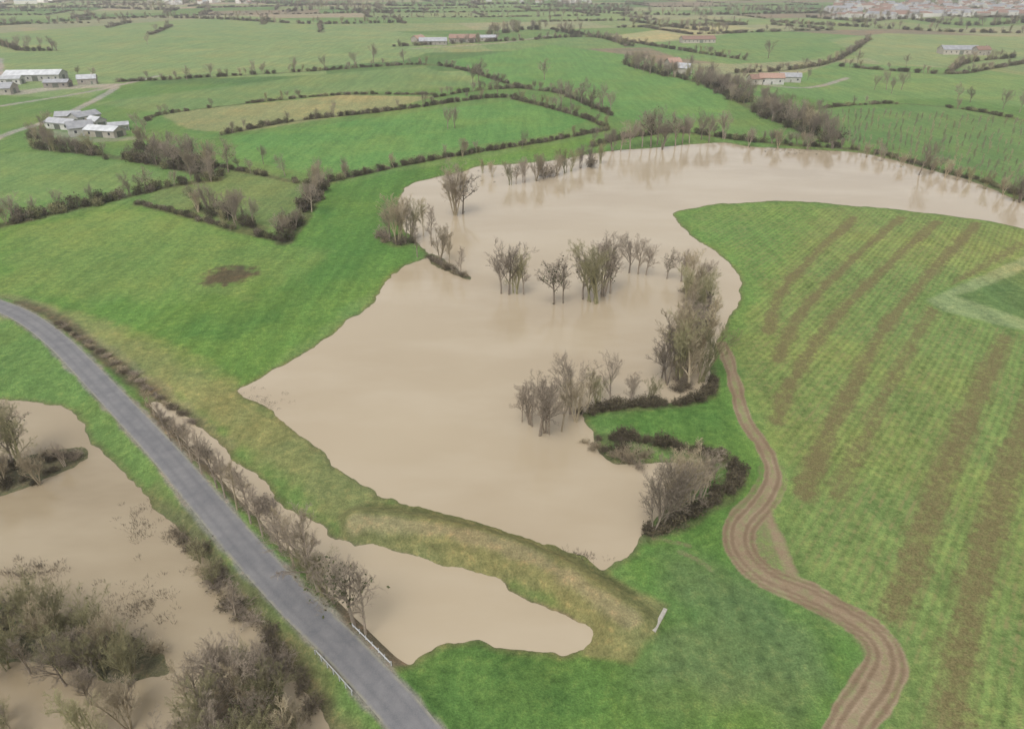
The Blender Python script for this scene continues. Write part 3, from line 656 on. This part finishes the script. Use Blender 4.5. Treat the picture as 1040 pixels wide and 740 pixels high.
rail((338,650),(378,690),1); rail((338,650),(378,690),-1)
def tufts(name,px0,px1,py0,py1,n,s):
    segs=[]; cx,cy=g((px0+px1)/2,(py0+py1)/2)
    for i in range(n):
        x,y=g(random.gauss((px0+px1)/2,(px1-px0)/4),random.gauss((py0+py1)/2,(py1-py0)/4))
        for k in range(10):
            dx,dy=random.gauss(0,.22),random.gauss(0,.22); a_,b_=x-cx+dx,y-cy+dy
            segs.append((a_,b_,-.2,a_+dx*.8,b_+dy*.8,random.uniform(.15,.45)*s,.03,.01))
    mm=segmesh(name,segs,[],[M_dark]); o=bpy.data.objects.new(name,mm); scene.collection.objects.link(o); o.location=(cx,cy,0)
tufts('flooded_reeds',0,70,568,592,70,1); tufts('flooded_reeds',90,180,585,640,80,1); tufts('flooded_reeds',575,605,556,574,26,1); tufts('flooded_reeds',245,290,395,420,40,.6); tufts('flooded_reeds',170,190,535,550,50,1.2); tufts('flooded_reeds',120,165,500,560,40,1)
tufts('flooded_reeds',760,880,148,156,60,1.5); tufts('flooded_reeds',420,520,172,186,30,1.2)
tufts('rough_grass',205,262,274,290,160,1.1)

# ---------------------------------------------------------------- haze: thin real volume over the whole valley
v,f=boxv(-9500,9500,-9500,9500,-30,420)
mm=bpy.data.meshes.new('haze_air'); mm.from_pydata(v,[],f); o=bpy.data.objects.new('haze_air',mm); scene.collection.objects.link(o)
m=bpy.data.materials.new('haze'); m.use_nodes=True; nt=m.node_tree; nt.nodes.remove(nt.nodes['Principled BSDF'])
vs=nt.nodes.new('ShaderNodeVolumeScatter'); vs.inputs['Density'].default_value=0.00018; vs.inputs['Color'].default_value=(.91,.95,1,1); vs.inputs['Anisotropy'].default_value=.1
nt.links.new(vs.outputs[0],nt.nodes['Material Output'].inputs['Volume']); mm.materials.append(m)

# ---------------------------------------------------------------- light, sky, camera
w=bpy.data.worlds.new('World'); scene.world=w; w.use_nodes=True; nt=w.node_tree; bg=nt.nodes['Background']
sk=nt.nodes.new('ShaderNodeTexSky'); sk.sky_type='NISHITA'; sk.sun_disc=False; sk.sun_elevation=math.radians(58); sk.sun_rotation=math.radians(200); sk.dust_density=4; sk.air_density=1.2
hs=nt.nodes.new('ShaderNodeHueSaturation'); hs.inputs['Saturation'].default_value=.12; hs.inputs['Value'].default_value=1.27
nt.links.new(sk.outputs[0],hs.inputs['Color']); nt.links.new(hs.outputs[0],bg.inputs[0]); bg.inputs[1].default_value=.15
sl=bpy.data.lights.new('sun','SUN'); sl.energy=1.5; sl.angle=math.radians(25); sl.color=(1,.96,.9)
so_=bpy.data.objects.new('sun',sl); scene.collection.objects.link(so_); so_.location=(0,0,200)
az=math.radians(200); el=math.radians(58)
sd=Vector((math.sin(az)*math.cos(el),math.cos(az)*math.cos(el),math.sin(el))); so_.rotation_euler=sd.to_track_quat('Z','Y').to_euler()
cam=bpy.data.cameras.new('camera'); cam.sensor_width=36; cam.lens=36*F/1040; cam.clip_end=20000; cam.clip_start=.5
co=bpy.data.objects.new('camera',cam); scene.collection.objects.link(co); co.location=(0,0,H); co.rotation_euler=(math.pi/2-PITCH,0,0); scene.camera=co
scene.view_settings.view_transform='Standard'; scene.view_settings.look='None'; scene.view_settings.exposure=0
print('PLACED',len(PL))
